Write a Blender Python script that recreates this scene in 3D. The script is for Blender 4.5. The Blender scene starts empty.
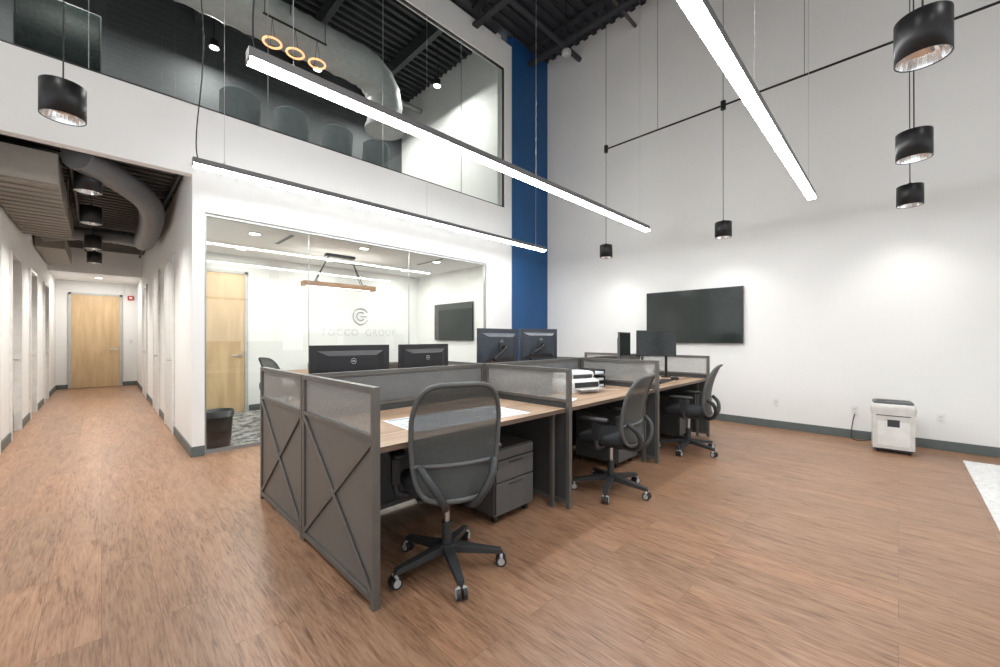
import bpy, math, random
from mathutils import Vector, Matrix
random.seed(4)
S=bpy.context.scene
pi=math.pi
# ---------------------------------------------------------------- materials
MC={}
def newmat(name):
    m=bpy.data.materials.new(name); m.use_nodes=True
    nt=m.node_tree
    return m,nt,nt.nodes['Principled BSDF'],nt.nodes['Material Output']
def M(name,col,rough=0.5,metal=0.0,var=0.06,scale=12,bump=0.0,bscale=150):
    if name in MC: return MC[name]
    m,nt,p,o=newmat(name)
    p.inputs['Roughness'].default_value=rough; p.inputs['Metallic'].default_value=metal
    tc=nt.nodes.new('ShaderNodeTexCoord'); n=nt.nodes.new('ShaderNodeTexNoise'); n.inputs['Scale'].default_value=scale
    nt.links.new(tc.outputs['Object'],n.inputs['Vector'])
    r=nt.nodes.new('ShaderNodeValToRGB')
    a=[max(0,c*(1-var)) for c in col]; b=[min(1,c*(1+var)) for c in col]
    r.color_ramp.elements[0].color=(*a,1); r.color_ramp.elements[1].color=(*b,1)
    r.color_ramp.elements[0].position=.3; r.color_ramp.elements[1].position=.7
    nt.links.new(n.outputs['Fac'],r.inputs['Fac']); nt.links.new(r.outputs['Color'],p.inputs['Base Color'])
    if bump>0:
        n2=nt.nodes.new('ShaderNodeTexNoise'); n2.inputs['Scale'].default_value=bscale
        nt.links.new(tc.outputs['Object'],n2.inputs['Vector'])
        bp=nt.nodes.new('ShaderNodeBump'); bp.inputs['Strength'].default_value=bump; bp.inputs['Distance'].default_value=.003
        nt.links.new(n2.outputs['Fac'],bp.inputs['Height']); nt.links.new(bp.outputs['Normal'],p.inputs['Normal'])
    MC[name]=m; return m
def Emit(name,col,st):
    if name in MC: return MC[name]
    m,nt,p,o=newmat(name)
    p.inputs['Base Color'].default_value=(*col,1)
    p.inputs['Emission Color'].default_value=(*col,1); p.inputs['Emission Strength'].default_value=st
    MC[name]=m; return m
def GlassM(name,tint=(.93,.97,.95),base=.07,k=.9):
    if name in MC: return MC[name]
    m,nt,p,o=newmat(name); nt.nodes.remove(p)
    t=nt.nodes.new('ShaderNodeBsdfTransparent'); t.inputs['Color'].default_value=(*tint,1)
    g=nt.nodes.new('ShaderNodeBsdfGlossy'); g.inputs['Roughness'].default_value=.0
    f=nt.nodes.new('ShaderNodeLayerWeight'); f.inputs['Blend'].default_value=.5
    pw=nt.nodes.new('ShaderNodeMath'); pw.operation='POWER'; pw.inputs[1].default_value=5; nt.links.new(f.outputs['Facing'],pw.inputs[0])
    a=nt.nodes.new('ShaderNodeMath'); a.operation='MULTIPLY_ADD'; a.inputs[1].default_value=k; a.inputs[2].default_value=base
    mx=nt.nodes.new('ShaderNodeMixShader')
    nt.links.new(pw.outputs[0],a.inputs[0]); nt.links.new(a.outputs[0],mx.inputs[0])
    nt.links.new(t.outputs[0],mx.inputs[1]); nt.links.new(g.outputs[0],mx.inputs[2]); nt.links.new(mx.outputs[0],o.inputs['Surface'])
    MC[name]=m; return m
def Perf(name,col,alpha=.3,scale=260,dark=.75):
    """perforated / mesh sheet: open area averaged, weave pattern in the sheet colour"""
    if name in MC: return MC[name]
    m,nt,p,o=newmat(name)
    p.inputs['Roughness'].default_value=.55
    tc=nt.nodes.new('ShaderNodeTexCoord'); v=nt.nodes.new('ShaderNodeTexVoronoi'); v.inputs['Scale'].default_value=scale
    nt.links.new(tc.outputs['Object'],v.inputs['Vector'])
    r=nt.nodes.new('ShaderNodeValToRGB'); r.color_ramp.elements[0].color=(*[c*dark for c in col],1); r.color_ramp.elements[1].color=(*[min(1,c*1.15) for c in col],1)
    r.color_ramp.elements[0].position=.15; r.color_ramp.elements[1].position=.6
    nt.links.new(v.outputs['Distance'],r.inputs['Fac']); nt.links.new(r.outputs['Color'],p.inputs['Base Color'])
    t=nt.nodes.new('ShaderNodeBsdfTransparent'); mx=nt.nodes.new('ShaderNodeMixShader'); mx.inputs[0].default_value=alpha
    nt.links.new(p.outputs[0],mx.inputs[1]); nt.links.new(t.outputs[0],mx.inputs[2]); nt.links.new(mx.outputs[0],o.inputs['Surface'])
    MC[name]=m; return m
def FloorM():
    m,nt,p,o=newmat('wood_floor'); N=nt.nodes.new; L=nt.links.new
    tc=N('ShaderNodeTexCoord'); sp=N('ShaderNodeSeparateXYZ'); L(tc.outputs['Object'],sp.inputs[0])
    cb=N('ShaderNodeCombineXYZ'); L(sp.outputs['Y'],cb.inputs['X']); L(sp.outputs['X'],cb.inputs['Y'])
    br=N('ShaderNodeTexBrick'); L(cb.outputs[0],br.inputs['Vector'])
    br.inputs['Scale'].default_value=1; br.inputs['Brick Width'].default_value=1.22; br.inputs['Row Height'].default_value=.2
    br.inputs['Mortar Size'].default_value=.0012; br.inputs['Bias'].default_value=0; br.offset=.37
    br.inputs['Color1'].default_value=(0,0,0,1); br.inputs['Color2'].default_value=(1,1,1,1); br.inputs['Mortar'].default_value=(.2,.2,.2,1)
    ml=N('ShaderNodeMath'); ml.operation='MULTIPLY'; ml.inputs[1].default_value=7.0; L(br.outputs['Color'],ml.inputs[0])
    def grain(sy,sx,det,rough,dist):
        cg=N('ShaderNodeCombineXYZ')
        a=N('ShaderNodeMath'); a.operation='MULTIPLY'; a.inputs[1].default_value=sy; L(sp.outputs['Y'],a.inputs[0])
        b=N('ShaderNodeMath'); b.operation='MULTIPLY'; b.inputs[1].default_value=sx; L(sp.outputs['X'],b.inputs[0])
        L(a.outputs[0],cg.inputs['X']); L(b.outputs[0],cg.inputs['Y']); L(ml.outputs[0],cg.inputs['Z'])
        n=N('ShaderNodeTexNoise'); n.inputs['Scale'].default_value=1; n.inputs['Detail'].default_value=det; n.inputs['Roughness'].default_value=rough; n.inputs['Distortion'].default_value=dist
        L(cg.outputs[0],n.inputs['Vector']); return n
    n1=grain(2.4,15,5,.6,1.4); n2=grain(9,110,3,.6,.3)
    mm=N('ShaderNodeMath'); mm.operation='MULTIPLY_ADD'; mm.inputs[1].default_value=.5; L(n2.outputs['Fac'],mm.inputs[0])
    m3=N('ShaderNodeMath'); m3.operation='MULTIPLY'; m3.inputs[1].default_value=.5; L(n1.outputs['Fac'],m3.inputs[0]); L(m3.outputs[0],mm.inputs[2])
    r=N('ShaderNodeValToRGB'); L(mm.outputs[0],r.inputs['Fac'])
    e=r.color_ramp.elements; e[0].position=.36; e[0].color=(.16,.084,.048,1); e[1].position=.63; e[1].color=(.385,.232,.145,1)
    x=r.color_ramp.elements.new(.48); x.color=(.295,.163,.095,1)
    mx=N('ShaderNodeMixRGB'); mx.blend_type='MULTIPLY'; mx.inputs['Fac'].default_value=1
    r2=N('ShaderNodeValToRGB'); L(br.outputs['Color'],r2.inputs['Fac']); r2.color_ramp.elements[0].color=(.85,.87,.89,1); r2.color_ramp.elements[1].color=(1.03,1.0,.98,1)
    L(r.outputs['Color'],mx.inputs['Color1']); L(r2.outputs['Color'],mx.inputs['Color2']); 
    mx2=N('ShaderNodeMixRGB'); mx2.inputs['Color2'].default_value=(.10,.055,.035,1); L(mx.outputs[0],mx2.inputs['Color1'])
    fm=N('ShaderNodeMath'); fm.operation='MULTIPLY'; fm.inputs[1].default_value=.6; L(br.outputs['Fac'],fm.inputs[0]); L(fm.outputs[0],mx2.inputs['Fac'])
    L(mx2.outputs[0],p.inputs['Base Color'])
    p.inputs['Roughness'].default_value=.36; p.inputs['Specular IOR Level'].default_value=.5
    bp=N('ShaderNodeBump'); bp.inputs['Strength'].default_value=.08; bp.inputs['Distance'].default_value=.002; L(n2.outputs['Fac'],bp.inputs['Height']); L(bp.outputs['Normal'],p.inputs['Normal'])
    return m
def WoodM(name,c0,c1,axis='X',s=22,rough=.45):
    if name in MC: return MC[name]
    m,nt,p,o=newmat(name); N=nt.nodes.new; L=nt.links.new
    tc=N('ShaderNodeTexCoord'); mp=N('ShaderNodeMapping'); L(tc.outputs['Object'],mp.inputs[0])
    sc=[s,s,s]; sc['XYZ'.index(axis)]=1.3; mp.inputs['Scale'].default_value=sc
    n=N('ShaderNodeTexNoise'); n.inputs['Scale'].default_value=1; n.inputs['Detail'].default_value=5; n.inputs['Distortion'].default_value=.6; L(mp.outputs[0],n.inputs['Vector'])
    r=N('ShaderNodeValToRGB'); r.color_ramp.elements[0].color=(*c0,1); r.color_ramp.elements[1].color=(*c1,1)
    r.color_ramp.elements[0].position=.35; r.color_ramp.elements[1].position=.65
    L(n.outputs['Fac'],r.inputs['Fac']); L(r.outputs['Color'],p.inputs['Base Color']); p.inputs['Roughness'].default_value=rough
    MC[name]=m; return m
def CarpetM(name,c0,c1,s=9):
    m,nt,p,o=newmat(name); N=nt.nodes.new; L=nt.links.new
    tc=N('ShaderNodeTexCoord'); n=N('ShaderNodeTexNoise'); n.inputs['Scale'].default_value=s; n.inputs['Detail'].default_value=8; n.inputs['Roughness'].default_value=.75
    L(tc.outputs['Object'],n.inputs['Vector'])
    r=N('ShaderNodeValToRGB'); r.color_ramp.elements[0].color=(*c0,1); r.color_ramp.elements[1].color=(*c1,1)
    r.color_ramp.elements[0].position=.42; r.color_ramp.elements[1].position=.58
    L(n.outputs['Fac'],r.inputs['Fac']); L(r.outputs['Color'],p.inputs['Base Color']); p.inputs['Roughness'].default_value=.95
    return m

white=M('wall_paint_white',(.78,.78,.765),.75,var=.01,scale=2,bump=.05,bscale=220)
blue=M('wall_paint_blue',(.007,.07,.20),.55,var=.05,scale=2)
ceilW=M('ceiling_white',(.78,.78,.77),.8,var=.01)
deck=M('deck_black',(.025,.027,.033),.7)
deckM=M('mezz_deck_black',(.035,.037,.04),.6)
deckC=M('deck_brown_black',(.07,.064,.058),.7)
ductD=M('duct_dark_grey',(.15,.15,.155),.45,.2)
ductL=M('duct_galvanised',(.42,.43,.435),.5,.0)
base_m=M('baseboard_slate',(.105,.125,.12),.5)
frameM=M('partition_frame_metal',(.145,.139,.128),.42,.4)
panelM=M('partition_panel_grey',(.155,.146,.132),.5,.2,scale=3)
panelD=M('partition_panel_dark',(.075,.078,.078),.5,.2)
fabric=M('partition_fabric_grey',(.17,.175,.175),.9,bump=.4,bscale=500)
perfM=Perf('partition_mesh',(.30,.29,.27),.20,120)
perfS=Perf('divider_mesh_smoky',(.34,.34,.33),.38,120)
black=M('black_plastic',(.018,.018,.02),.45)
blackm=M('black_metal',(.016,.016,.017),.38,.3)
darkg=M('dark_grey_plastic',(.035,.038,.040),.5)
midg=M('mid_grey_plastic',(.085,.092,.09),.5)
midd=M('chair_frame_charcoal',(.09,.095,.093),.5)
chrome=M('chrome',(.92,.92,.92),.16,1.0)
alum=M('aluminium',(.55,.55,.55),.35,1.0)
wht=M('white_plastic',(.72,.72,.70),.4)
cream=M('appliance_light_grey',(.60,.59,.56),.4)
scr=M('screen_glass',(.012,.016,.015),.12)
scrG=M('wall_screen_glass',(.022,.028,.025),.12)
paper=M('paper',(.70,.74,.77),.8)
wheelM=M('caster_grey',(.42,.43,.43),.5)
seatM=M('seat_fabric',(.020,.021,.023),.95,bump=.5,bscale=400)
meshM=Perf('chair_mesh',(.062,.068,.066),.13,240,.6)
deskW=WoodM('desk_wood',(.27,.17,.105),(.44,.30,.20),'X',24)
doorW=WoodM('maple_door',(.52,.36,.20),(.62,.45,.26),'Z',9)
chW=WoodM('chandelier_wood',(.17,.085,.045),(.31,.17,.085),'X',20)
barE=Emit('led_diffuser',(.975,.99,1),42)
lampE=Emit('lamp_emitter',(1,.96,.9),16)
ringE=Emit('ring_emitter',(1,.46,.22),1.6)
glass=GlassM('partition_glass',(.86,.90,.885),.09,.9)
glassU=GlassM('mezzanine_glass',(.78,.83,.81),.09,.9)

# ---------------------------------------------------------------- builder
class B:
    def __init__(s): s.v=[];s.f=[];s.m=[];s.sm=[];s.mats=[]
    def mi(s,m):
        if m not in s.mats: s.mats.append(m)
        return s.mats.index(m)
    def add(s,vs,fs,m,smooth=False,T=None):
        o=len(s.v); k=s.mi(m)
        for p in vs:
            p=Vector(p)
            if T is not None: p=T@p
            s.v.append(p)
        for f in fs: s.f.append([i+o for i in f]); s.m.append(k); s.sm.append(smooth)
    def box(s,a,b,m,T=None):
        x0,y0,z0=[min(a[i],b[i]) for i in range(3)]; x1,y1,z1=[max(a[i],b[i]) for i in range(3)]
        vs=[(x0,y0,z0),(x1,y0,z0),(x1,y1,z0),(x0,y1,z0),(x0,y0,z1),(x1,y0,z1),(x1,y1,z1),(x0,y1,z1)]
        s.add(vs,[(0,3,2,1),(4,5,6,7),(0,1,5,4),(1,2,6,5),(2,3,7,6),(3,0,4,7)],m,False,T)
    def paneY(s,x0,x1,y,z0,z1,m): s.add([(x0,y,z0),(x1,y,z0),(x1,y,z1),(x0,y,z1)],[(0,1,2,3)],m)
    def paneX(s,x,y0,y1,z0,z1,m): s.add([(x,y0,z0),(x,y1,z0),(x,y1,z1),(x,y0,z1)],[(0,1,2,3)],m)
    def beam(s,p0,p1,w,h,m,up=(0,0,1),w1=None,h1=None):
        p0=Vector(p0);p1=Vector(p1);d=(p1-p0).normalized();u=Vector(up)
        r=d.cross(u).normalized(); u=r.cross(d).normalized(); w1=w1 or w; h1=h1 or h
        vs=[]
        for p,a,b in ((p0,w/2,h/2),(p1,w1/2,h1/2)):
            vs+=[p-r*a-u*b,p+r*a-u*b,p+r*a+u*b,p-r*a+u*b]
        s.add(vs,[(3,2,1,0),(4,5,6,7),(0,1,5,4),(1,2,6,5),(2,3,7,6),(3,0,4,7)],m)
    def tube(s,pts,r,m,seg=10,closed=False,caps=True):
        pts=[Vector(p) for p in pts]; n=len(pts); rs=r if isinstance(r,(list,tuple)) else [r]*n
        vs=[];fs=[]; pu=None
        for i,p in enumerate(pts):
            if closed: t=(pts[(i+1)%n]-pts[i-1])
            else: t=(pts[min(i+1,n-1)]-pts[max(i-1,0)])
            t.normalize()
            if pu is None:
                a=Vector((0,0,1)) if abs(t.z)<.9 else Vector((1,0,0)); u=t.cross(a).normalized()
            else: u=(pu-t*pu.dot(t)).normalized()
            pu=u; w=t.cross(u)
            for k in range(seg):
                an=2*pi*k/seg; vs.append(p+(u*math.cos(an)+w*math.sin(an))*rs[i])
        rg=n if closed else n-1
        for i in range(rg):
            for k in range(seg):
                a=i*seg+k;b=i*seg+(k+1)%seg;j=((i+1)%n)*seg
                fs.append((a,b,j+(k+1)%seg,j+k))
        s.add(vs,fs,m,True)
        if caps and not closed:
            s.add(vs[:seg],[tuple(range(seg))[::-1]],m); s.add(vs[-seg:],[tuple(range(seg))],m)
    def cyl(s,p0,p1,r,m,seg=20,r1=None):
        s.tube([p0,p1],[r,r if r1 is None else r1],m,seg)
    def rings(s,rings,m,smooth=True,cap=True):
        n=len(rings[0]); vs=[p for r in rings for p in r]; fs=[]
        for i in range(len(rings)-1):
            for k in range(n): fs.append((i*n+k,i*n+(k+1)%n,(i+1)*n+(k+1)%n,(i+1)*n+k))
        if cap: fs.append(tuple(range(n))[::-1]); fs.append(tuple((len(rings)-1)*n+k for k in range(n)))
        s.add(vs,fs,m,smooth)
    def cushion(s,c,sx,sy,h,m,e=3.2,n=40,droop=0,scale0=.82):
        R=[]
        for zf,sc in ((0,scale0),(.12,.95),(.4,1),(.7,.985),(.9,.93),(1,.80)):
            ring=[]
            for k in range(n):
                a=2*pi*k/n; ca,sa=math.cos(a),math.sin(a)
                x=math.copysign(abs(ca)**(2/e),ca)*sx/2*sc; y=math.copysign(abs(sa)**(2/e),sa)*sy/2*sc
                z=c[2]+zf*h-droop*max(0,(y/(sy/2)))**3
                ring.append((c[0]+x,c[1]+y,z))
            R.append(ring)
        s.rings(R,m)
    def sheet(s,fn,nu,nv,m,th=0.0):
        vs=[fn(i/nu,j/nv) for j in range(nv+1) for i in range(nu+1)]
        fs=[(j*(nu+1)+i,j*(nu+1)+i+1,(j+1)*(nu+1)+i+1,(j+1)*(nu+1)+i) for j in range(nv) for i in range(nu)]
        s.add(vs,fs,m,True)
    def make(s,name,loc=(0,0,0),rz=0,bevel=0,rot=None):
        me=bpy.data.meshes.new(name); me.from_pydata([tuple(v) for v in s.v],[],s.f)
        for m in s.mats: me.materials.append(m)
        for i,p in enumerate(me.polygons): p.material_index=s.m[i]; p.use_smooth=s.sm[i]
        me.update()
        ob=bpy.data.objects.new(name,me); S.collection.objects.link(ob); ob.location=loc; ob.rotation_euler=rot if rot else (0,0,rz)
        if bevel:
            md=ob.modifiers.new('bevel','BEVEL'); md.width=bevel; md.segments=2; md.limit_method='ANGLE'; md.angle_limit=math.radians(50)
        return ob
def arc(c,r,a0,a1,n,ax='XZ'):
    out=[]
    for i in range(n+1):
        a=a0+(a1-a0)*i/n
        if ax=='XZ': out.append((c[0]+r*math.cos(a),c[1],c[2]+r*math.sin(a)))
        elif ax=='XY': out.append((c[0]+r*math.cos(a),c[1]+r*math.sin(a),c[2]))
        else: out.append((c[0],c[1]+r*math.cos(a),c[2]+r*math.sin(a)))
    return out
def smooth_path(P,n=8):
    P=[Vector(p) for p in P]; out=[]
    for i in range(len(P)-1):
        p0=P[max(i-1,0)];p1=P[i];p2=P[i+1];p3=P[min(i+2,len(P)-1)]
        for k in range(n):
            t=k/n
            out.append(.5*((2*p1)+(p2-p0)*t+(2*p0-5*p1+4*p2-p3)*t*t+(3*p1-p0-3*p2+p3)*t**3))
    out.append(P[-1]); return out

# ---------------------------------------------------------------- shell
XR=6.9; YW=5.45; ZC=7.1; XL=-3.0; YB=-5.0; YE=15.0
b=B(); b.box((XL-.1,YB-.1,-.12),(XR+.2,YE+.2,0),FloorM()); b.make('floor')
b=B(); W=white
b.box((XL,YW,3.09),(5.78,YW+.12,3.85),W)
b.box((.70,YW,2.70),(5.78,YW+.12,3.09),W)
b.box((.70,YW,0),(.81,YW+.12,2.70),W)
b.box((5.10,YW,0),(5.78,YW+.12,2.70),W)
b.box((5.59,YW,3.85),(5.78,YW+.12,6.6),W)
b.box((XL,YW,6.6),(5.78,YW+.12,ZC),W)
b.box((XL,YW,0),(-.82,YW+.12,3.09),W)
b.make('wall_north')
b=B(); b.box((5.78,YW-.02,0),(XR,YW+.14,7.35),blue); b.make('wall_blue')
b=B(); b.box((XR,YB,0),(XR+.12,YW+.2,7.35),white); b.make('wall_east')
b=B(); b.box((XL-.1,YB-.12,0),(XR+.12,YB,.5),W); b.box((XL-.1,YB-.12,3.4),(XR+.12,YB,7.35),W)
for x in (XL-.1,-.6,1.9,4.4,XR-.1): b.box((x,YB-.12,.5),(x+.25,YB,3.4),W)  # openings between piers added so world light fills the room
b.box((XL,YB-.08,2.6),(XR,YB-.03,2.66),blackm)
b.make('wall_south')
b=B(); b.box((XL-.12,YB,0),(XL,YW,.5),W); b.box((XL-.12,YB,3.4),(XL,YE,7.35),W); b.box((XL-.12,YW,0),(XL,YE,3.4),W)
for y in (YB,-2.5,0.1,2.7,YW-.3): b.box((XL-.12,y,.5),(XL,y+.25,3.4),W)  # unseen side likewise left open to admit ambient world light
b.box((XL-.08,YB,2.6),(XL-.03,YW,2.66),blackm)
b.make('wall_west')
b=B(); b.box((XL-.1,YB-.1,7.35),(XR+.1,YE,7.5),deck)
y=YB
while y<YW:
    b.box((XL,y,7.30),(XR,y+.09,7.35),deck); y+=.2
b.make('ceiling')
def joist(x,y0,y1,zt,h):
    b=B(); b.box((x-.06,y0,zt-.05),(x+.06,y1,zt),deck); b.box((x-.06,y0,zt-h),(x+.06,y1,zt-h+.05),deck)
    n=int((y1-y0)/.5); st=(y1-y0)/n
    for i in range(n):
        ya=y0+i*st; b.cyl((x,ya,zt-h+.03),(x,ya+st/2,zt-.03),.015,deck,6); b.cyl((x,ya+st/2,zt-.03),(x,ya+st,zt-h+.03),.015,deck,6)
    b.make('ceiling_joist')
for x in (-1.6,0,1.6,3.2,4.8,6.3): joist(x,YB,YW,7.3,.35)
b=B(); b.cyl((XL,4.6,6.98),(XR,4.6,6.98),.05,deck,12); b.cyl((XL,3.4,7.0),(XR,3.4,7.0),.03,deckC,12); b.make('ceiling_sprinkler_pipe')
# corridor
XCR=.70; XCL=-.82
b=B()
b.box((XCR,YW+.12,0),(XCR+.1,YE,3.3),W); b.make('wall_corridor_east')
b=B()
ops=[(6.2,7.1),(7.9,8.8),(9.8,10.7),(12.0,12.9)]
y=YW+.12
for (a,c) in ops:
    b.box((XCL-.12,y,0),(XCL,a,3.3),W); b.box((XCL-.12,a,2.42),(XCL,c,3.3),W); y=c
b.box((XCL-.12,y,0),(XCL,YE,3.3),W); b.make('wall_corridor_west')
for i,(a,c) in enumerate(ops):
    b=B(); t=.05
    b.box((XCL-.13,a,0),(XCL+.025,a+t,2.42),wht); b.box((XCL-.13,c-t,0),(XCL+.025,c,2.42),wht); b.box((XCL-.13,a+t,2.37),(XCL+.025,c-t,2.42),wht)
    b.box((XCL-.09,a+t,0.01),(XCL-.05,a+t+.12,2.36),wht); b.box((XCL-.09,c-t-.12,.01),(XCL-.05,c-t,2.36),wht)
    b.box((XCL-.09,a+t,.01),(XCL-.05,c-t,.25),wht); b.box((XCL-.09,a+t,2.24),(XCL-.05,c-t,2.36),wht)
    b.paneX(XCL-.07,a+t+.12,c-t-.12,.25,2.24,glass)
    b.cyl((XCL-.05,c-t-.06,1.0),(XCL+.0,c-t-.06,1.0),.01,alum,8); b.cyl((XCL,c-t-.06,1.0),(XCL,c-t-.17,1.0),.009,alum,8)
    b.make('door_%d'%(i+2))
b=B(); b.box((XL,YE,0),(XCR+.1,YE+.12,3.3),W); b.box((XCR,YE,0),(XR,YE+.12,7.35),W); b.box((XL,YE,3.3),(XCR,YE+.12,7.35),W); b.make('wall_corridor_end')
b=B(); b.box((XL,YW+.12,3.30),(5.6,9.1,3.45),deckC); b.box((XL,9.1,3.3),(XCR+.1,YE,3.45),deckC)
y=YW+.14
while y<12.5: b.box((XCL,y,3.25),(XCR,y+.07,3.30),deckC); y+=.16
b.make('ceiling_corridor')
b=B(); b.box((XCL,13.0,2.78),(XCR,YE,2.84),ceilW); b.box((XCL,12.94,2.76),(XCR,13.0,3.3),ceilW); b.make('ceiling_corridor_soffit')
b=B(); b.box((XL,YW+.12,0),(XL+.02,YE,3.3),W); b.make('wall_offices')
def wood_door(name,x0,x1,y,handle_right=True):
    b=B(); b.box((x0,y-.03,.01),(x1,y-.001,2.42),doorW)
    for a,c in ((x0-.05,x0),(x1,x1+.05)): b.box((a,y-.045,0),(c,y-.001,2.47),M('door_frame_grey',(.45,.45,.43),.5))
    b.box((x0-.05,y-.045,2.42),(x1+.05,y-.001,2.47),MC['door_frame_grey'])
    hx=x1-.07 if handle_right else x0+.07; s=-1 if handle_right else 1
    b.cyl((hx,y-.03,1.0),(hx,y-.045,1.0),.032,alum,16); b.cyl((hx,y-.04,1.0),(hx,y-.085,1.0),.011,alum,10); b.cyl((hx,y-.08,1.0),(hx+s*.13,y-.08,1.0),.010,alum,10)
    for z in (.3,1.2,2.15): b.box((x0-.005,y-.034,z),(x0+.008,y-.03,z+.1),alum)
    b.make(name,bevel=.003)
wood_door('door_1',-.55,.35,YE)
wood_door('door_6',.90,1.79,8.2)
def bb(name,a,c): b=B(); b.box(a,c,base_m); b.make(name,bevel=.003)
bb('baseboard_east',(XR-.015,YB,0),(XR,YW-.02,.11))
bb('baseboard_blue',(5.78,YW-.035,0),(XR-.015,YW-.02,.11))
bb('baseboard_north',(5.10,YW-.015,0),(5.765,YW,.11))
bb('baseboard_column',(XCR-.015,YW-.015,0),(.81,YW,.11))
bb('baseboard_corridor_east',(XCR-.015,YW,0),(XCR,YE,.11))
y=YW
b=B()
for (a,c) in ops+[(YE,YE)]: b.box((XCL,y,0),(XCL+.015,a,.11),base_m); y=c
b.make('baseboard_corridor_west')
bb('baseboard_corridor_end',(.41,YE-.015,0),(XCR-.015,YE,.11))
bb('baseboard_corridor_end_left',(XCL+.015,YE-.015,0),(-.61,YE,.11))
for i,y in enumerate((6.9,8.8,11.4)):
    b=B(); b.box((XCR-.03,y,0),(XCR-.001,y+.06,2.45),wht); b.box((XCR-.03,y+.92,0),(XCR-.001,y+.98,2.45),wht); b.box((XCR-.03,y+.06,2.39),(XCR-.001,y+.92,2.45),wht)
    b.box((XCR-.02,y+.06,.01),(XCR-.001,y+.92,2.39),M('door_white',(.66,.66,.64),.5)); b.cyl((XCR-.06,y+.15,1),(XCR-.06,y+.27,1),.01,alum,8); b.cyl((XCR-.06,y+.15,1),(XCR-.01,y+.15,1),.012,alum,8)
    b.make('door_%d'%(7+i),bevel=.003)
# ---------------------------------------------------------------- conference room
YC=8.2; XC=5.4
b=B(); b.box((XCR+.1,YC,0),(XC+.1,YC+.1,2.9),W); b.make('wall_conference_back')
b=B(); b.box((XC,YW+.12,0),(XC+.1,YC,2.9),W); b.make('wall_conference_east')
b=B(); b.box((XCR+.1,YW+.12,2.75),(XC,YC,2.85),ceilW); b.make('ceiling_conference')
b=B(); b.box((XCR+.1,YW+.06,0.0),(XC,YC,.006),CarpetM('conference_carpet',(.05,.052,.055),(.42,.42,.41),7)); b.make('floor_conference_carpet')
bb('baseboard_conference',(1.86,YC-.015,.006),(XC,YC,.11))
bb('baseboard_conference_east',(XC-.015,YW+.12,.006),(XC,YC-.015,.11))
b=B(); fr=M('storefront_frame',(.32,.33,.33),.4,.6)
b.paneY(.83,5.08,YW+.05,.04,2.67,glass)
b.box((.81,YW+.03,0),(5.10,YW+.07,.04),fr); b.box((.81,YW+.03,2.67),(5.10,YW+.07,2.70),fr)
b.box((.81,YW+.03,.04),(.83,YW+.07,2.67),fr); b.box((5.08,YW+.03,.04),(5.10,YW+.07,2.67),fr)
for x in (1.93,3.45): b.box((x,YW+.043,.04),(x+.006,YW+.056,2.67),fr)
b.make('window_1')
b=B(); b.paneY(XL,5.575,YW+.05,3.88,6.575,glassU)
b.box((XL,YW+.03,3.85),(5.59,YW+.07,3.88),blackm); b.box((XL,YW+.03,6.575),(5.59,YW+.07,6.6),blackm); b.box((5.575,YW+.03,3.88),(5.59,YW+.07,6.575),blackm)
for x in (-1.6,-.09,1.45,3.0,4.52): b.box((x,YW+.043,3.88),(x+.006,YW+.056,6.575),fr)
b.make('window_2')
def diffuser(x,y,l,ang):
    b=B(); b.box((-l/2,-.03,0),(l/2,.03,.006),black); b.box((-l/2-.01,-.04,-.001),(l/2+.01,-.03,.006),wht); b.box((-l/2-.01,.03,-.001),(l/2+.01,.04,.006),wht)
    b.make('ceiling_linear_diffuser',(x,y,2.742),ang)
diffuser(1.9,6.4,.7,pi/2); diffuser(3.6,7.6,1.0,0); diffuser(4.4,6.3,.8,pi/2)
def downlight(x,y,z,pw=14,r=1.0,drop=0):
    b=B(); b.tube(arc((x,y,z),.075*r,0,2*pi*23/24,23,'XY'),.008,wht,8,closed=True)
    b.cyl((x,y,z-.002),(x,y,z+.006),.065*r,lampE,20)
    if drop: b.cyl((x,y,z+.004),(x,y,z+.12),.07*r,blackm,20); b.cyl((x,y,z+.1),(x,y,z+drop),.01,blackm,8)
    b.make('recessed_downlight')
    l=bpy.data.lights.new('downlight_lamp','AREA'); l.shape='DISK'; l.size=.12*r; l.energy=pw; l.color=(1,.97,.93)
    o=bpy.data.objects.new('downlight_lamp',l); o.location=(x,y,z-.01); S.collection.objects.link(o)
for x,y in ((1.5,6.3),(3.0,6.1),(4.5,6.2),(1.6,7.5),(3.0,7.5),(4.6,7.5)): downlight(x,y,2.742,15)
downlight(-.05,13.9,2.775,26)  # extra lamp added to lift the dim corridor end wall
b=B(); X,Y,Z=2.95,6.9,2.2
b.box((X-.62,Y-.10,Z-.04),(X+.62,Y-.06,Z+.04),chW); b.box((X-.62,Y+.06,Z-.04),(X+.62,Y+.10,Z+.04),chW)
b.box((X-.62,Y-.06,Z-.04),(X-.58,Y+.06,Z+.04),chW); b.box((X+.58,Y-.06,Z-.04),(X+.62,Y+.06,Z+.04),chW)
b.box((X-.57,Y-.05,Z-.03),(X+.57,Y+.05,Z-.015),lampE)
for s in (-1,1):
    b.cyl((X+s*.42,Y,Z+.04),(X+s*.20,Y,2.70),.009,blackm,8); b.box((X+s*.42-.02,Y-.1,Z+.035),(X+s*.42+.02,Y+.1,Z+.05),blackm)
b.box((X-.25,Y-.05,2.70),(X+.25,Y+.05,2.745),blackm); b.cyl((X-.2,Y,2.70),(X-.42,Y+.08,Z+.04),.007,blackm,6); b.cyl((X+.2,Y,2.70),(X+.42,Y+.08,Z+.04),.007,blackm,6)
b.make('wooden_chandelier')
b=B(); b.box((1.9,6.45,.71),(4.4,7.35,.75),chW)
for x in (2.4,3.9): b.box((x-.04,6.6,.05),(x+.04,7.2,.71),blackm); b.box((x-.05,6.5,.006),(x+.05,7.3,.05),blackm)
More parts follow.
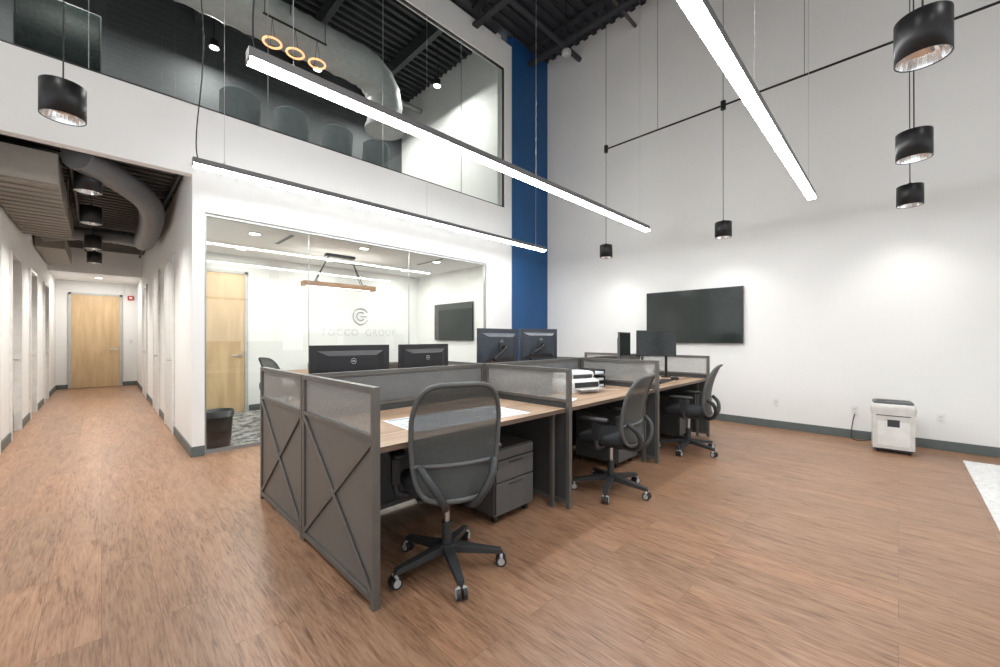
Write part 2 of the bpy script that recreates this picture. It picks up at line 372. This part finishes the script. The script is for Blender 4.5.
b.make('conference_table',bevel=.005)
cu=bpy.data.curves.new('sign','FONT'); cu.body='TOCCO  GROUP'; cu.size=.20; cu.extrude=.001; cu.align_x='CENTER'; cu.space_character=1.15
sg=M('sign_grey_metal',(.60,.61,.61),.6,.0); cu.materials.append(sg)
o=bpy.data.objects.new('wall_sign_lettering',cu); o.location=(3.95,YC-.003,1.35); o.rotation_euler=(pi/2,0,0); S.collection.objects.link(o)
sg2=M('sign_emblem_grey',(.42,.43,.44),.6,.0)
b=B(); b.tube(arc((0,0,0),.17,.5,2*pi-.5,30),.010,sg2,8); b.tube(arc((0,0,0),.09,.7,2*pi-.7,24),.011,sg2,8); b.box((0,-.008,-.010),(.14,.008,.010),sg2)
b.make('wall_emblem',(3.95,YC-.013,1.77))
def wall_tv(name,X,y0,y1,z0,z1):
    b=B(); b.box((X-.055,y0,z0),(X-.02,y1,z1),black); b.box((X-.057,y0+.012,z0+.012),(X-.055,y1-.012,z1-.012),scrG); ym=(y0+y1)/2; zm=(z0+z1)/2
    b.box((X-.02,ym-.25,zm-.2),(X-.001,ym+.25,zm+.2),blackm); b.make(name,bevel=.003)
wall_tv('wall_mounted_television',XR,1.66,3.165,1.22,2.09)
wall_tv('wall_mounted_television',XC,6.15,7.45,1.25,2.05)
b=B(); n=28
def ringc(r,z): return [(r*math.cos(2*pi*k/n),r*math.sin(2*pi*k/n),z) for k in range(n)]
b.rings([ringc(.115,0),ringc(.12,.01),ringc(.15,.40),ringc(.156,.41),ringc(.156,.43),ringc(.145,.43),ringc(.13,.1)],black)
b.rings([ringc(.148,.425),ringc(.16,.43),ringc(.162,.36),ringc(.163,.36)],M('bin_liner',(.03,.03,.032),.3),cap=False)
b.make('waste_bin',(.99,5.76,.006))

# ---------------------------------------------------------------- office chair
def office_chair(loc,rz,dh=0,name='office_chair',base_rot=.3,back_h=.56,lean=.10):
    b=B()
    for i in range(5):
        a=base_rot+i*2*pi/5; c,s=math.cos(a),math.sin(a)
        b.beam((c*.03,s*.03,.115),(c*.31,s*.31,.082),.06,.045,darkg,w1=.035,h1=.026)
        x,y=c*.31,s*.31
        b.cyl((x,y,.05),(x,y,.085),.011,darkg,10)
        t=(-s,c); 
        for sg_ in (-1,1):
            p0=(x+t[0]*.008*sg_,y+t[1]*.008*sg_,.03); p1=(x+t[0]*.026*sg_,y+t[1]*.026*sg_,.03)
            b.cyl(p0,p1,.030,black,18); q=(x+t[0]*.028*sg_,y+t[1]*.028*sg_,.03); b.cyl(p1,q,.020,wheelM,16)
        b.tube([(x+t[0]*-.027,y+t[1]*-.027,.05),(x,y,.066),(x+t[0]*.027,y+t[1]*.027,.05)],.010,wheelM,8)
    b.cyl((0,0,.085),(0,0,.14),.05,darkg,20); b.cyl((0,0,.14),(0,0,.26),.028,darkg,16); b.cyl((0,0,.26),(0,0,.385+dh),.018,alum,14)
    z=.385+dh
    b.box((-.085,-.14,z),(.085,.11,z+.045),darkg); b.cyl((.08,.02,z+.02),(.22,.02,z+.005),.007,black,8); b.cyl((.22,.02,z+.005),(.26,.02,z+.005),.014,black,10)
    b.box((-.2,-.18,z+.04),(.2,.19,z+.055),black)
    b.cushion((0,.02,z+.05),.50,.48,.075,seatM,droop=.03)
    zb=z+.05; zt=zb+back_h
    def yb(t,u):
        return -.245 + .03*math.sin(t*pi*.9) - lean*t*t + .05*u*u*(1-.3*t)
    def hw(t): return .205+.035*math.sin(min(1,t*1.25)*pi*.62) - .035*max(0,(t-.6)/.4)**2
    def P(u,t): return (u*hw(t), yb(t,u), zb+t*(zt-zb))
    out=[]
    N=64
    for k in range(N):
        a=2*pi*k/N; ca,sa=math.cos(a),math.sin(a); ee=5.0
        u=math.copysign(abs(ca)**(2/ee),ca); t=.5+.5*math.copysign(abs(sa)**(2/ee),sa)
        out.append(P(u,t))
    b.tube(out,.0135,midd,8,closed=True)
    def F(i,j):
        a=-1+2*j; 
        tt=.5+.5*a; lim=(max(0,1-abs(a)**5))**(1/5)
        return P((-1+2*i)*lim,tt)
    b.sheet(F,16,26,meshM)
    b.tube([P(u,.30) for u in [x/8 for x in range(-8,9)]],.012,midd,8)
    for sx in (-1,1):
        pts=smooth_path([(sx*.05,-.12,z+.02),(sx*.07,-.24,z+.02),(sx*.11,-.295,z+.09),(sx*.165,-.285,z+.18),(sx*.20,-.225,z+.24)],6)
        b.tube(pts,[.02]*len(pts),darkg,10)
    for sx in (-1,1):
        b.tube(smooth_path([(sx*.15,.0,z+.03),(sx*.26,.0,z+.035),(sx*.285,.0,z+.09),(sx*.285,.0,z+.25)],6),.019,darkg,10)
        b.box((sx*.285-.022,-.03,z+.10),(sx*.285+.022,.03,z+.235),black)
        b.cushion((sx*.275,.03,z+.245),.085,.25,.03,black,e=3.5,n=24)
    return b.make(name,loc,rz,bevel=.0025)
office_chair((1.39,1.82,0),math.radians(-22),.03,base_rot=math.radians(-92),back_h=.60,lean=.05)
office_chair((3.08,1.74,0),math.radians(6),0,base_rot=.9,back_h=.56)
office_chair((4.80,1.72,0),math.radians(10),0,base_rot=.5,back_h=.56)
office_chair((3.3,4.05,0),math.radians(185),0,base_rot=.7,back_h=.45)
office_chair((4.9,4.0,0),math.radians(170),0,base_rot=.1,back_h=.45)
for x,y,r in ((2.4,6.1,0),(3.3,6.1,0),(3.0,7.65,180),(4.0,7.6,180)):
    office_chair((x,y,.006),math.radians(r),0,name='conference_chair',back_h=.46)
office_chair((1.90,6.25,.006),math.radians(-80),0.08,name='conference_chair',back_h=.50)

# ---------------------------------------------------------------- workstations
XD=[.93,2.52,4.09,5.66]; YF=1.76; YM=2.72; YR=3.67; ZP=1.065
def partition(axis,c,a0,a1,brace=0,low=panelM,up=perfM,nm='cubicle_partition',mid=.82,zb=.0):
    b=B()
    def bx(u0,z0,u1,z1,th,m,off=0):
        if axis=='x': b.box((c-th/2+off,u0,z0),(c+th/2+off,u1,z1),m)
        else: b.box((u0,c-th/2+off,z0),(u1,c+th/2+off,z1),m)
    w=.032; th=.036
    bx(a0,zb,a0+w,ZP,th,frameM); bx(a1-w,zb,a1,ZP,th,frameM)
    bx(a0+w,ZP-w,a1-w,ZP,th,frameM); bx(a0+w,mid-.012,a1-w,mid+.012,th,frameM); bx(a0+w,.03,a1-w,.03+w,th,frameM)
    if up is fabric: bx(a0+w,mid+.012,a1-w,ZP-w,.012,up)
    elif axis=='x': b.paneX(c,a0+w,a1-w,mid+.012,ZP-w,up)
    else: b.paneY(a0+w,a1-w,c,mid+.012,ZP-w,up)
    bx(a0+w,.03+w,a1-w,mid-.012,.010,low)
    if brace:
        z0,z1=.062,mid-.012; u0,u1=a0+w,a1-w
        for (ua,ub,o2) in ((u0,u1,0),(u1,u0,.003)):
            b.beam((c-.015+o2,ua,z0+.01),(c-.015+o2,ub,z1-.01),.028,.012,frameM,up=(1,0,0))
    b.make(nm,bevel=.002)
partition('x',XD[0],YF,YM-.005,1); partition('x',XD[0],YM+.005,YR,1)
for x in XD[1:]:
    partition('x',x,YF,YM-.02,0,panelD,perfS); partition('x',x,YM+.02,YR,0,panelD,perfS)
for i in range(3):
    partition('y',YM,XD[i]+.02,XD[i+1]-.02,0,panelD,fabric)
def desk(x0,x1,y0,y1,front):
    b=B(); b.box((x0,y0,.735),(x1,y1,.765),deskW)
    yf=y0 if front<0 else y1
    b.box((x0,yf-.001 if front<0 else yf-.002,.735),(x1,yf+.002 if front<0 else yf+.001,.765),WoodM('desk_edge',(.10,.07,.05),(.15,.10,.07),'X'))
    b.box((x0+.02,y0+.08,.69),(x0+.05,y1-.06,.735),frameM); b.box((x1-.05,y0+.08,.69),(x1-.02,y1-.06,.735),frameM)
    yc=y1-.12 if front<0 else y0+.12
    b.box((x0+.05,yc-.06,.60),(x1-.05,yc+.06,.605),blackm); b.box((x0+.05,yc-.06,.605),(x1-.05,yc-.055,.65),blackm)
    for x in (x0+.035,x1-.035):
        for y in (y0+.1,y1-.08): b.box((x-.015,y-.015,0),(x+.015,y+.015,.69),frameM)
    b.make('workstation_desk',bevel=.002)
for i in range(3):
    desk(XD[i]+.024,XD[i+1]-.024,YF+.03,YM-.022,-1); desk(XD[i]+.024,XD[i+1]-.024,YM+.022,YR-.03,1)
def pedestal(x,y,rz=0):
    b=B(); g=M('pedestal_grey',(.115,.115,.113),.45,.3)
    b.box((-.2,-.23,.055),(.2,.25,.52),g)
    for z0,z1 in ((.065,.285),(.295,.44),(.45,.515)):
        b.box((-.195,-.25,z0),(.195,-.231,z1),g)
    for z in (.262,.418): b.box((-.07,-.258,z-.006),(.07,-.25,z+.006),darkg)
    for sx in (-.16,.16):
        for sy in (-.19,.2): b.cyl((sx-.012,sy,.025),(sx+.012,sy,.025),.025,black,14); b.box((sx-.02,sy-.02,.04),(sx+.02,sy+.02,.056),black)
    b.make('mobile_file_pedestal',(x,y,0),rz,bevel=.004)
pedestal(2.12,2.21); pedestal(5.35,2.2); pedestal(3.80,2.2)
def monitor(x,y,ztop,w,h,rz,arm=False,tilt=0,z0=.765,col=black,nm='computer_monitor'):
    b=B(); zc=ztop-h/2
    b.box((-w/2,-.012,zc-h/2),(w/2,.010,zc+h/2),col)
    b.box((-w/2+.008,-.0135,zc-h/2+.016),(w/2-.008,-.012,zc+h/2-.008),scr)
    b.rings([[(-w*.42,.010,zc-h*.40),(w*.42,.010,zc-h*.40),(w*.42,.010,zc+h*.38),(-w*.42,.010,zc+h*.38)],[(-w*.30,.045,zc-h*.28),(w*.30,.045,zc-h*.28),(w*.30,.045,zc+h*.28),(-w*.30,.045,zc+h*.28)]],col,smooth=False)
    b.tube(arc((0,.047,zc+h*.16),.020,0,2*pi*19/20,19),.002,alum,6,closed=True); b.box((-.012,.046,zc+h*.16-.004),(.012,.048,zc+h*.16+.004),alum)
    for i in range(6): b.box((-w*.2,.0455,zc-h*.15-.008*i),(w*.2,.047,zc-h*.15-.008*i+.003),darkg)
    if arm:
        b.box((-.05,.045,zc-.05),(.05,.06,zc+.05),darkg)
        b.tube(smooth_path([(0,.06,zc),(.0,.10,zc),(.10,.12,zc-.06),(.22,.13,zc-.12)],5),.018,blackm,10)
        b.tube([(.22,.13,zc-.14),(.22,.13,z0)],.018,blackm,12); b.box((.17,.09,z0),(.27,.17,z0+.012),blackm)
    else:
        b.box((-.035,.035,z0+.01),(.035,.06,zc-.03),col); b.cushion((0,.03,z0),.24,.19,.014,col,n=24)
    b.make(nm,(x,y,0),rz,bevel=.003)
R=math.radians
monitor(1.38,3.02,1.245,.62,.36,R(176)); monitor(2.06,3.02,1.245,.56,.35,R(186))
mb=M('monitor_slate',(.035,.042,.055),.4)
monitor(3.02,3.04,1.40,.64,.40,R(183),True,col=mb); monitor(3.72,3.06,1.41,.56,.38,R(168),True,col=mb)
monitor(4.50,2.36,1.37,.50,.33,R(13),col=midg); monitor(5.20,2.27,1.40,.56,.34,R(-36),True)
def keyboard(x,y,rz=0):
    b=B(); b.box((-.22,-.065,0),(.22,.065,.012),black)
    for r in range(5):
        for c in range(18): b.box((-.212+c*.0236,-.057+r*.0235,.012),(-.212+c*.0236+.019,-.057+r*.0235+.019,.018),darkg)
    b.make('keyboard',(x,y,.765),rz)
keyboard(4.85,2.05,R(4)); keyboard(1.7,3.35,pi); keyboard(3.3,3.35,pi)
b=B(); b.box((-.46,-.21,0),(.46,.21,.003),paper)
for i in range(13): b.box((-.44+i*.072,-.18,.003),(-.437+i*.072,.14,.0035),M('print_ink',(.25,.30,.36),.8))
for i in range(6): b.box((-.44,-.18+i*.062,.003),(.43,-.177+i*.062,.0035),MC['print_ink'])
for i in range(12):
    for j in range(5):
        if (i*7+j*3)%4: b.box((-.43+i*.072,-.165+j*.062,.003),(-.395+i*.072,-.150+j*.062,.0035),MC['print_ink'])
b.box((-.44,.16,.003),(0,.19,.0035),MC['print_ink'])
b.make('desk_planner_sheet',(1.72,2.10,.765),R(-4))
b=B(); b.box((-.11,-.15,0),(.11,.15,.004),paper); b.box((-.09,-.12,.004),(.08,-.118,.0045),MC['print_ink']); b.make('paper_sheet',(2.8,2.1,.765),R(20))
def printer(x,y,rz):
    b=B(); b.cushion((0,0,.0),.40,.34,.13,wht,e=7,scale0=.97); b.cushion((0,.03,.125),.37,.27,.075,wht,e=6,scale0=.98)
    b.box((-.15,-.175,.05),(.15,-.16,.10),black); b.box((-.14,-.26,.035),(.14,-.15,.045),cream); b.box((-.12,-.115,.135),(.12,-.105,.17),darkg)
    b.make('desktop_printer',(x,y,.765),rz,bevel=.003)
printer(3.42,2.33,R(-15))
def phone(x,y,rz):
    b=B(); b.rings([[(-.1,-.1,0),(.1,-.1,0),(.1,.1,0),(-.1,.1,0)],[(-.1,-.1,.02),(.1,-.1,.02),(.1,.1,.09),(-.1,.1,.09)]],black,smooth=False)
    b.tube(smooth_path([(-.075,-.09,.055),(-.075,-.04,.075),(-.075,.04,.10),(-.075,.09,.12)],5),.02,black,10); b.box((.0,.03,.068),(.08,.08,.09),scr)
    for i in range(4):
        for j in range(3): b.box((.0+j*.028,-.08+i*.024,.03+i*.008),(.02+j*.028,-.065+i*.024,.040+i*.009),darkg)
    b.make('desk_phone',(x,y,.765),rz,bevel=.002)
phone(3.0,2.42,R(10)); phone(4.35,2.05,R(0)); phone(5.45,3.1,pi); phone(2.25,3.35,pi)
b=B()
for z in (0,.07,.14):
    b.box((-.12,-.16,z),(.12,.16,z+.004),darkg); b.box((-.12,-.16,z),(-.117,.16,z+.05),darkg); b.box((.117,-.16,z),(.12,.16,z+.05),darkg); b.box((-.1,-.15,z+.004),(.1,.15,z+.025),paper)
b.make('document_tray',(3.82,2.45,.765),R(4))
b=B(); b.cushion((0,0,0),.06,.10,.035,black,e=2.3,n=24); b.make('computer_mouse',(5.2,2.03,.765),R(5))
b=B(); n=28; b.rings([ringc(.035,0),ringc(.04,.005),ringc(.042,.095),ringc(.038,.095),ringc(.035,.01)],wht); b.tube(arc((.04,0,.05),.025,-pi/2,pi/2,8),.005,wht,8); b.make('coffee_mug',(5.5,2.5,.765))

# ---------------------------------------------------------------- shredder
b=B()
b.box((-.15,-.17,.05),(.15,.17,.43),cream); b.box((-.152,-.13,.09),(-.150,.13,.36),wht)
b.cushion((0,0,.43),.33,.385,.13,cream,e=7,scale0=.97); b.cushion((0,0,.545),.29,.34,.035,midg,e=7,scale0=1)
b.box((-.02,-.12,.579),(.02,.12,.583),black); b.box((-.10,.05,.579),(-.05,.14,.585),darkg)
b.box((-.153,-.05,.30),(-.149,.05,.38),darkg); b.box((-.153,-.14,.42),(-.149,.14,.432),darkg)
b.box((-.14,-.16,.035),(.14,.16,.05),darkg)
for sx in (-.11,.11):
    for sy in (-.13,.13): b.cyl((sx,sy-.012,.022),(sx,sy+.012,.022),.022,black,14); b.box((sx-.012,sy-.016,.02),(sx+.012,sy+.016,.04),black)
b.make('paper_shredder',(6.43,.05,0),R(4),bevel=.008)
b=B(); b.tube(smooth_path([(6.6,.12,.15),(6.72,.28,.03),(6.8,.42,.02),(6.86,.42,.2),(6.885,.40,.32)],8),.005,black,8); b.make('power_cable')
def outlet(nm,p,axis):
    b=B()
    b.box((-.006,-.036,-.058),(0,.036,.058),wht)
    for z in (-.022,.022): b.box((-.008,-.016,z-.013),(-.006,.016,z+.013),cream)
    b.make(nm,p,axis,bevel=.001)
outlet('wall_outlet',(XR,.40,.36),0); outlet('wall_outlet',(XR,-.35,.36),0); outlet('wall_outlet',(XR,1.25,.36),0); outlet('light_switch',(.58,YE,1.2),pi/2)
b=B(); b.box((-.06,-.04,-.06),(.06,0,.06),M('alarm_red',(.5,.02,.02),.4)); b.box((-.03,-.055,-.03),(.03,-.04,.03),wht); b.make('fire_alarm_strobe',(.57,YE,2.4),bevel=.003)
b=B(); b.box((3.2,-3.2,0),(6.42,-.48,.012),CarpetM('rug_pale',(.60,.60,.59),(.74,.74,.73),30)); b.make('area_rug',bevel=.003)

# ---------------------------------------------------------------- lighting fixtures
def pendant(x,y,zb,ztop,pw=28,cord=True,nm='cylinder_pendant_light'):
    b=B(); r=.11; h=.22; n=32
    def rc(r,z): return [(r*math.cos(2*pi*k/n),r*math.sin(2*pi*k/n),z) for k in range(n)]
    b.rings([rc(.0,h),rc(r-.004,h),rc(r,h-.004),rc(r,0),rc(r-.004,0),rc(r-.004,.10)],blackm,cap=False)
    b.rings([rc(r-.005,.004),rc(r-.02,.06),rc(.055,.10),rc(.001,.105)],chrome,smooth=False,cap=False)
    b.cyl((0,0,.07),(0,0,.10),.034,lampE,16)
    b.cyl((0,0,h),(0,0,h+.03),.018,blackm,12)
    L=ztop-zb
    b.tube(smooth_path([(0,0,h),(.004,.003,h+(L-h)*.3),(-.004,0,h+(L-h)*.6),(0,0,L)],4),.0045,black,6)
    b.cyl((0,0,L-.03),(0,0,L),.06,blackm,16)
    b.make(nm,(x,y,zb))
    l=bpy.data.lights.new('pendant_lamp','SPOT'); l.energy=pw*2.2; l.spot_size=R(120); l.spot_blend=1.0; l.shadow_soft_size=.03; l.color=(1,.96,.91)
    o=bpy.data.objects.new('pendant_lamp',l); o.location=(x,y,zb+.06); S.collection.objects.link(o)
for x in (3.06,4.72,6.35): pendant(x,-.09,2.77,7.3,16)
pendant(6.35,1.79,2.75,7.3,16); pendant(6.35,3.68,2.73,7.3,16); pendant(-.18,3.92,2.76,7.3,40)
for y,z in ((6.06,2.84),(7.6,2.82),(9.6,2.80),(11.4,2.80)): pendant(-.10,y,z,3.28,85)
b=B(); b.cyl((6.35,-4.5,4.66),(6.35,3.70,4.66),.014,blackm,10)
for y in (-.09,1.79,3.68): b.cyl((6.35,y,4.60),(6.35,y,4.72),.035,blackm,16)
for y in (-2.5,.85,2.75): b.cyl((6.35,y,4.66),(6.35,y,7.3),.003,blackm,6)
b.make('ceiling_conduit_rail')
def bar(y,x0=.60,x1=5.83,z=2.92):
    b=B(); w=.038
    b.box((x0,y-w,z+.010),(x1,y+w,z+.065),M('bar_housing',(.16,.16,.16),.4,.4)); b.box((x0,y-w,z-.012),(x0+.006,y+w,z+.010),black); b.box((x1-.006,y-w,z-.012),(x1,y+w,z+.010),black)
    b.box((x0+.006,y-w+.001,z-.012),(x1-.006,y+w-.001,z+.0095),barE)
    for x in (x0+.25,(x0+x1)/2,x1-.25): b.cyl((x,y,z+.065),(x,y,7.3),.0022,alum,6); b.cyl((x,y,z+.065),(x,y,z+.09),.008,alum,8)
    b.tube(smooth_path([(x0+.04,y,z+.065),(x0+.03,y,z+.3),(x0+.08,y-.03,z+1.2),(x0+.02,y+.02,z+2.4),(x0+.05,y,7.3)],8),.005,black,8)
    b.make('linear_pendant_light')
bar(4.66); bar(2.68); bar(.71)
for (x,y,z) in ((5.6,4.0,6.2),(2.6,4.6,6.2)):
    b=B(); b.cyl((0,0,0),(0,0,7.3-z),.008,blackm,8); b.cushion((0,0,-.09),.16,.16,.09,M('sensor_grey',(.35,.36,.37),.4),e=2,n=24); b.make('ceiling_sensor',(x,y,z))

# ---------------------------------------------------------------- corridor services
b=B(); dm=M('duct_wrap_brown',(.24,.22,.19),.6)
b.box((-.78,5.75,2.78),(-.30,8.8,3.08),dm)
for i in range(16): b.box((-.785,5.78+i*.19,2.765),(-.295,5.83+i*.19,3.085),dm)
for y in (6,7.2,8.4):
    for x in (-.79,-.29): b.box((x-.003,y,2.9),(x+.003,y+.03,3.245),alum)
b.make('rectangular_duct',bevel=.004)
def round_duct(nm,pts,r,m,n=10):
    P=smooth_path(pts,n); rs=[r*(1+(.035 if i%2 else 0)) for i in range(len(P))]
    b=B(); b.tube(P,rs,m,20); b.make(nm)
round_duct('round_duct',[(-.18,5.75,3.1),(.14,6.2,3.08),(.42,6.7,3.0),(.5,7.5,2.92),(.5,9.0,2.9)],.13,ductD,12)
round_duct('round_duct',[(.55,9.2,2.95),(.2,9.6,3.05),(-.3,9.9,3.08),(-.7,10.0,3.0)],.11,ductD)
b=B(); b.box((-.8,10.3,2.85),(-.45,12.6,3.1),dm); b.make('rectangular_duct')
b=B(); b.cyl((-.25,5.6,3.22),(-.25,12.7,3.22),.02,black,10); b.cyl((.64,5.6,3.21),(.64,12.7,3.21),.025,black,10); b.make('corridor_pipe')

# ---------------------------------------------------------------- mezzanine
b=B(); b.box((5.5,YW+.12,3.45),(5.6,9.1,7.3),W); b.make('wall_mezzanine_east')
b=B(); b.box((XL,9.1,3.45),(5.6,9.2,7.3),M('mezzanine_dark_wall',(.06,.065,.07),.7)); b.make('wall_mezzanine_back')
b=B(); b.box((XL,YW+.12,3.45),(5.5,9.1,3.46),CarpetM('mezz_carpet',(.25,.25,.25),(.45,.45,.45))); b.make('floor_mezzanine')
b=B()
y=YW+.2
while y<9.1: b.box((XL,y,7.26),(5.5,y+.06,7.345),deckM); y+=.17
for x in (-2,-.4,1.2,2.8,4.4): b.box((x,YW+.12,7.0),(x+.1,9.1,7.26),deckM)
b.cyl((XL,8.2,6.8),(5.5,8.2,6.8),.05,M('pipe_grey',(.25,.25,.25),.5),12)
b.make('ceiling_mezzanine_deck')
DY=6.75; DZ=6.13; DR=.31
P=[(XL+.2+i*.09,DY,DZ) for i in range(int((3.2-XL-.2)/.09))]
P+=[(x,y,z) for x,y,z in arc((3.2,DY,DZ-.52),.52,pi/2,0,12)]
P+=[(3.72,DY,5.5),(3.72,DY,5.35),(3.72,DY,5.2)]
b=B(); b.tube(P,[DR*(1.045 if i%3==0 else 1) for i in range(len(P))],ductL,28); b.cyl((3.72,DY,5.14),(3.72,DY,5.2),.35,ductL,28)
for x in (-2,0,2): b.tube([(x,DY-DR,DZ),(x,DY-DR,6.99)],.006,black,6); b.tube([(x,DY+DR,DZ),(x,DY+DR,6.99)],.006,black,6)
b.make('spiral_duct')
b=B(); RY=6.1; k=RY/6.6; RZ=1.3+4.4*k
for x in (1.80*k,2.12*k,2.447*k):
    b.tube(arc((x,RY,RZ),.11,0,2*pi*27/28,27,'XY'),.014,ringE,10,closed=True); b.cyl((x,RY-.11,RZ),(x,RY,RZ+.35),.003,black,6); b.cyl((x,RY+.11,RZ),(x,RY,RZ+.35),.003,black,6)
b.cyl((1.55,RY,RZ+.35),(2.4,RY,RZ+.35),.015,blackm,10); b.cyl((1.57,RY,RZ+.35),(1.57,RY,7.25),.006,black,6); b.cyl((2.38,RY,RZ+.35),(2.38,RY,7.25),.006,black,6); b.make('ring_chandelier')
def mezz_chair(x,y,rz):
    b=B(); u=M('chair_upholstery_slate',(.19,.21,.22),.8)
    b.cushion((0,0,.38),.42,.44,.10,u)
    def F(i,j,o=0):
        a=(-1+2*i); r=.205+o; an=a*1.15
        return (math.sin(an)*r*1.02,-.22*math.cos(an)*1.0-(o if o else 0)*math.cos(an)-.02-.06*j,.43+j*(.49-.05*abs(a)**4))
    b.sheet(lambda i,j:F(i,j),14,8,u); b.sheet(lambda i,j:F(1-i,j,.04),14,8,u)
    b.tube([((F(i/14,1)[0]+F(i/14,1,.04)[0])/2,(F(i/14,1)[1]+F(i/14,1,.04)[1])/2,F(i/14,1)[2]) for i in range(15)],.024,u,10)
    for sx in (-.2,.2):
        for sy in (-.2,.2): b.cyl((sx*1.05,sy*1.05,0),(sx*.8,sy*.8,.39),.012,blackm,10)
    b.make('lounge_chair',(x,y,3.46),rz)
for x in (1.25,1.86,2.49,3.11): mezz_chair(x,6.08,R(0))
b=B(); b.box((.9,6.5,4.17),(3.5,7.6,4.21),chW)
for x in (1.3,3.1): b.box((x-.05,6.7,3.46),(x+.05,7.4,4.17),blackm)
b.make('meeting_table',bevel=.004)
b=B(); b.box((-.78,8.0,4.75),(-.02,8.05,5.85),scr); b.box((-.8,8.01,4.73),(0,8.06,5.87),black); b.box((-.45,8.06,3.5),(-.35,8.1,5.5),blackm); b.box((-.8,7.8,3.46),(0,8.3,3.5),blackm); b.make('display_screen_on_stand')
def fill_light(x,y,z,pw,size=.45):  # out-of-view fixture added only for ambient fill
    b=B(); b.rings([[((.05+.2*t)*math.cos(2*pi*k/28),(.05+.2*t)*math.sin(2*pi*k/28),.16-.16*t) for k in range(28)] for t in (0,.3,.7,1)],blackm,cap=False)
    b.cyl((0,0,.13),(0,0,.2),.06,blackm,16); b.cyl((0,0,.2),(0,0,7.29-z),.006,blackm,8); b.cyl((0,0,.004),(0,0,.008),.2,lampE,24)
    b.make('added_fill_fixture',(x,y,z))
    l=bpy.data.lights.new('added_fill_lamp','AREA'); l.shape='DISK'; l.size=size*.8; l.energy=pw; l.color=(1,.98,.96)
    o=bpy.data.objects.new('added_fill_lamp',l); o.location=(x,y,z-.01); S.collection.objects.link(o)
fill_light(-1.3,-3.1,6.4,45); fill_light(2.5,-3.1,6.4,45); fill_light(-1.3,1.5,6.4,60)
for x,y in ((.4,6.2),(2.9,7.8),(4.8,6.6),(1.4,8.5),(-1.5,8.0),(4.5,8.3),(-.3,7.6)): downlight(x,y,6.4,48,1.0,.85)  # hanging lamps added to brighten the mezzanine interior

# ---------------------------------------------------------------- world / camera
w=bpy.data.worlds.new('World'); S.world=w; w.use_nodes=True
bg=w.node_tree.nodes['Background']; bg.inputs[0].default_value=(.90,.95,1,1); bg.inputs[1].default_value=1.3
cam=bpy.data.cameras.new('camera'); co=bpy.data.objects.new('camera',cam); S.collection.objects.link(co)
co.location=(0,0,1.3); co.rotation_euler=(pi/2,0,-pi/4)
cam.sensor_width=36; cam.lens=398.5*36/1000; cam.shift_y=.0045; cam.clip_start=.05
S.camera=co
S.view_settings.view_transform='Standard'; S.view_settings.look='None'; S.view_settings.exposure=.22
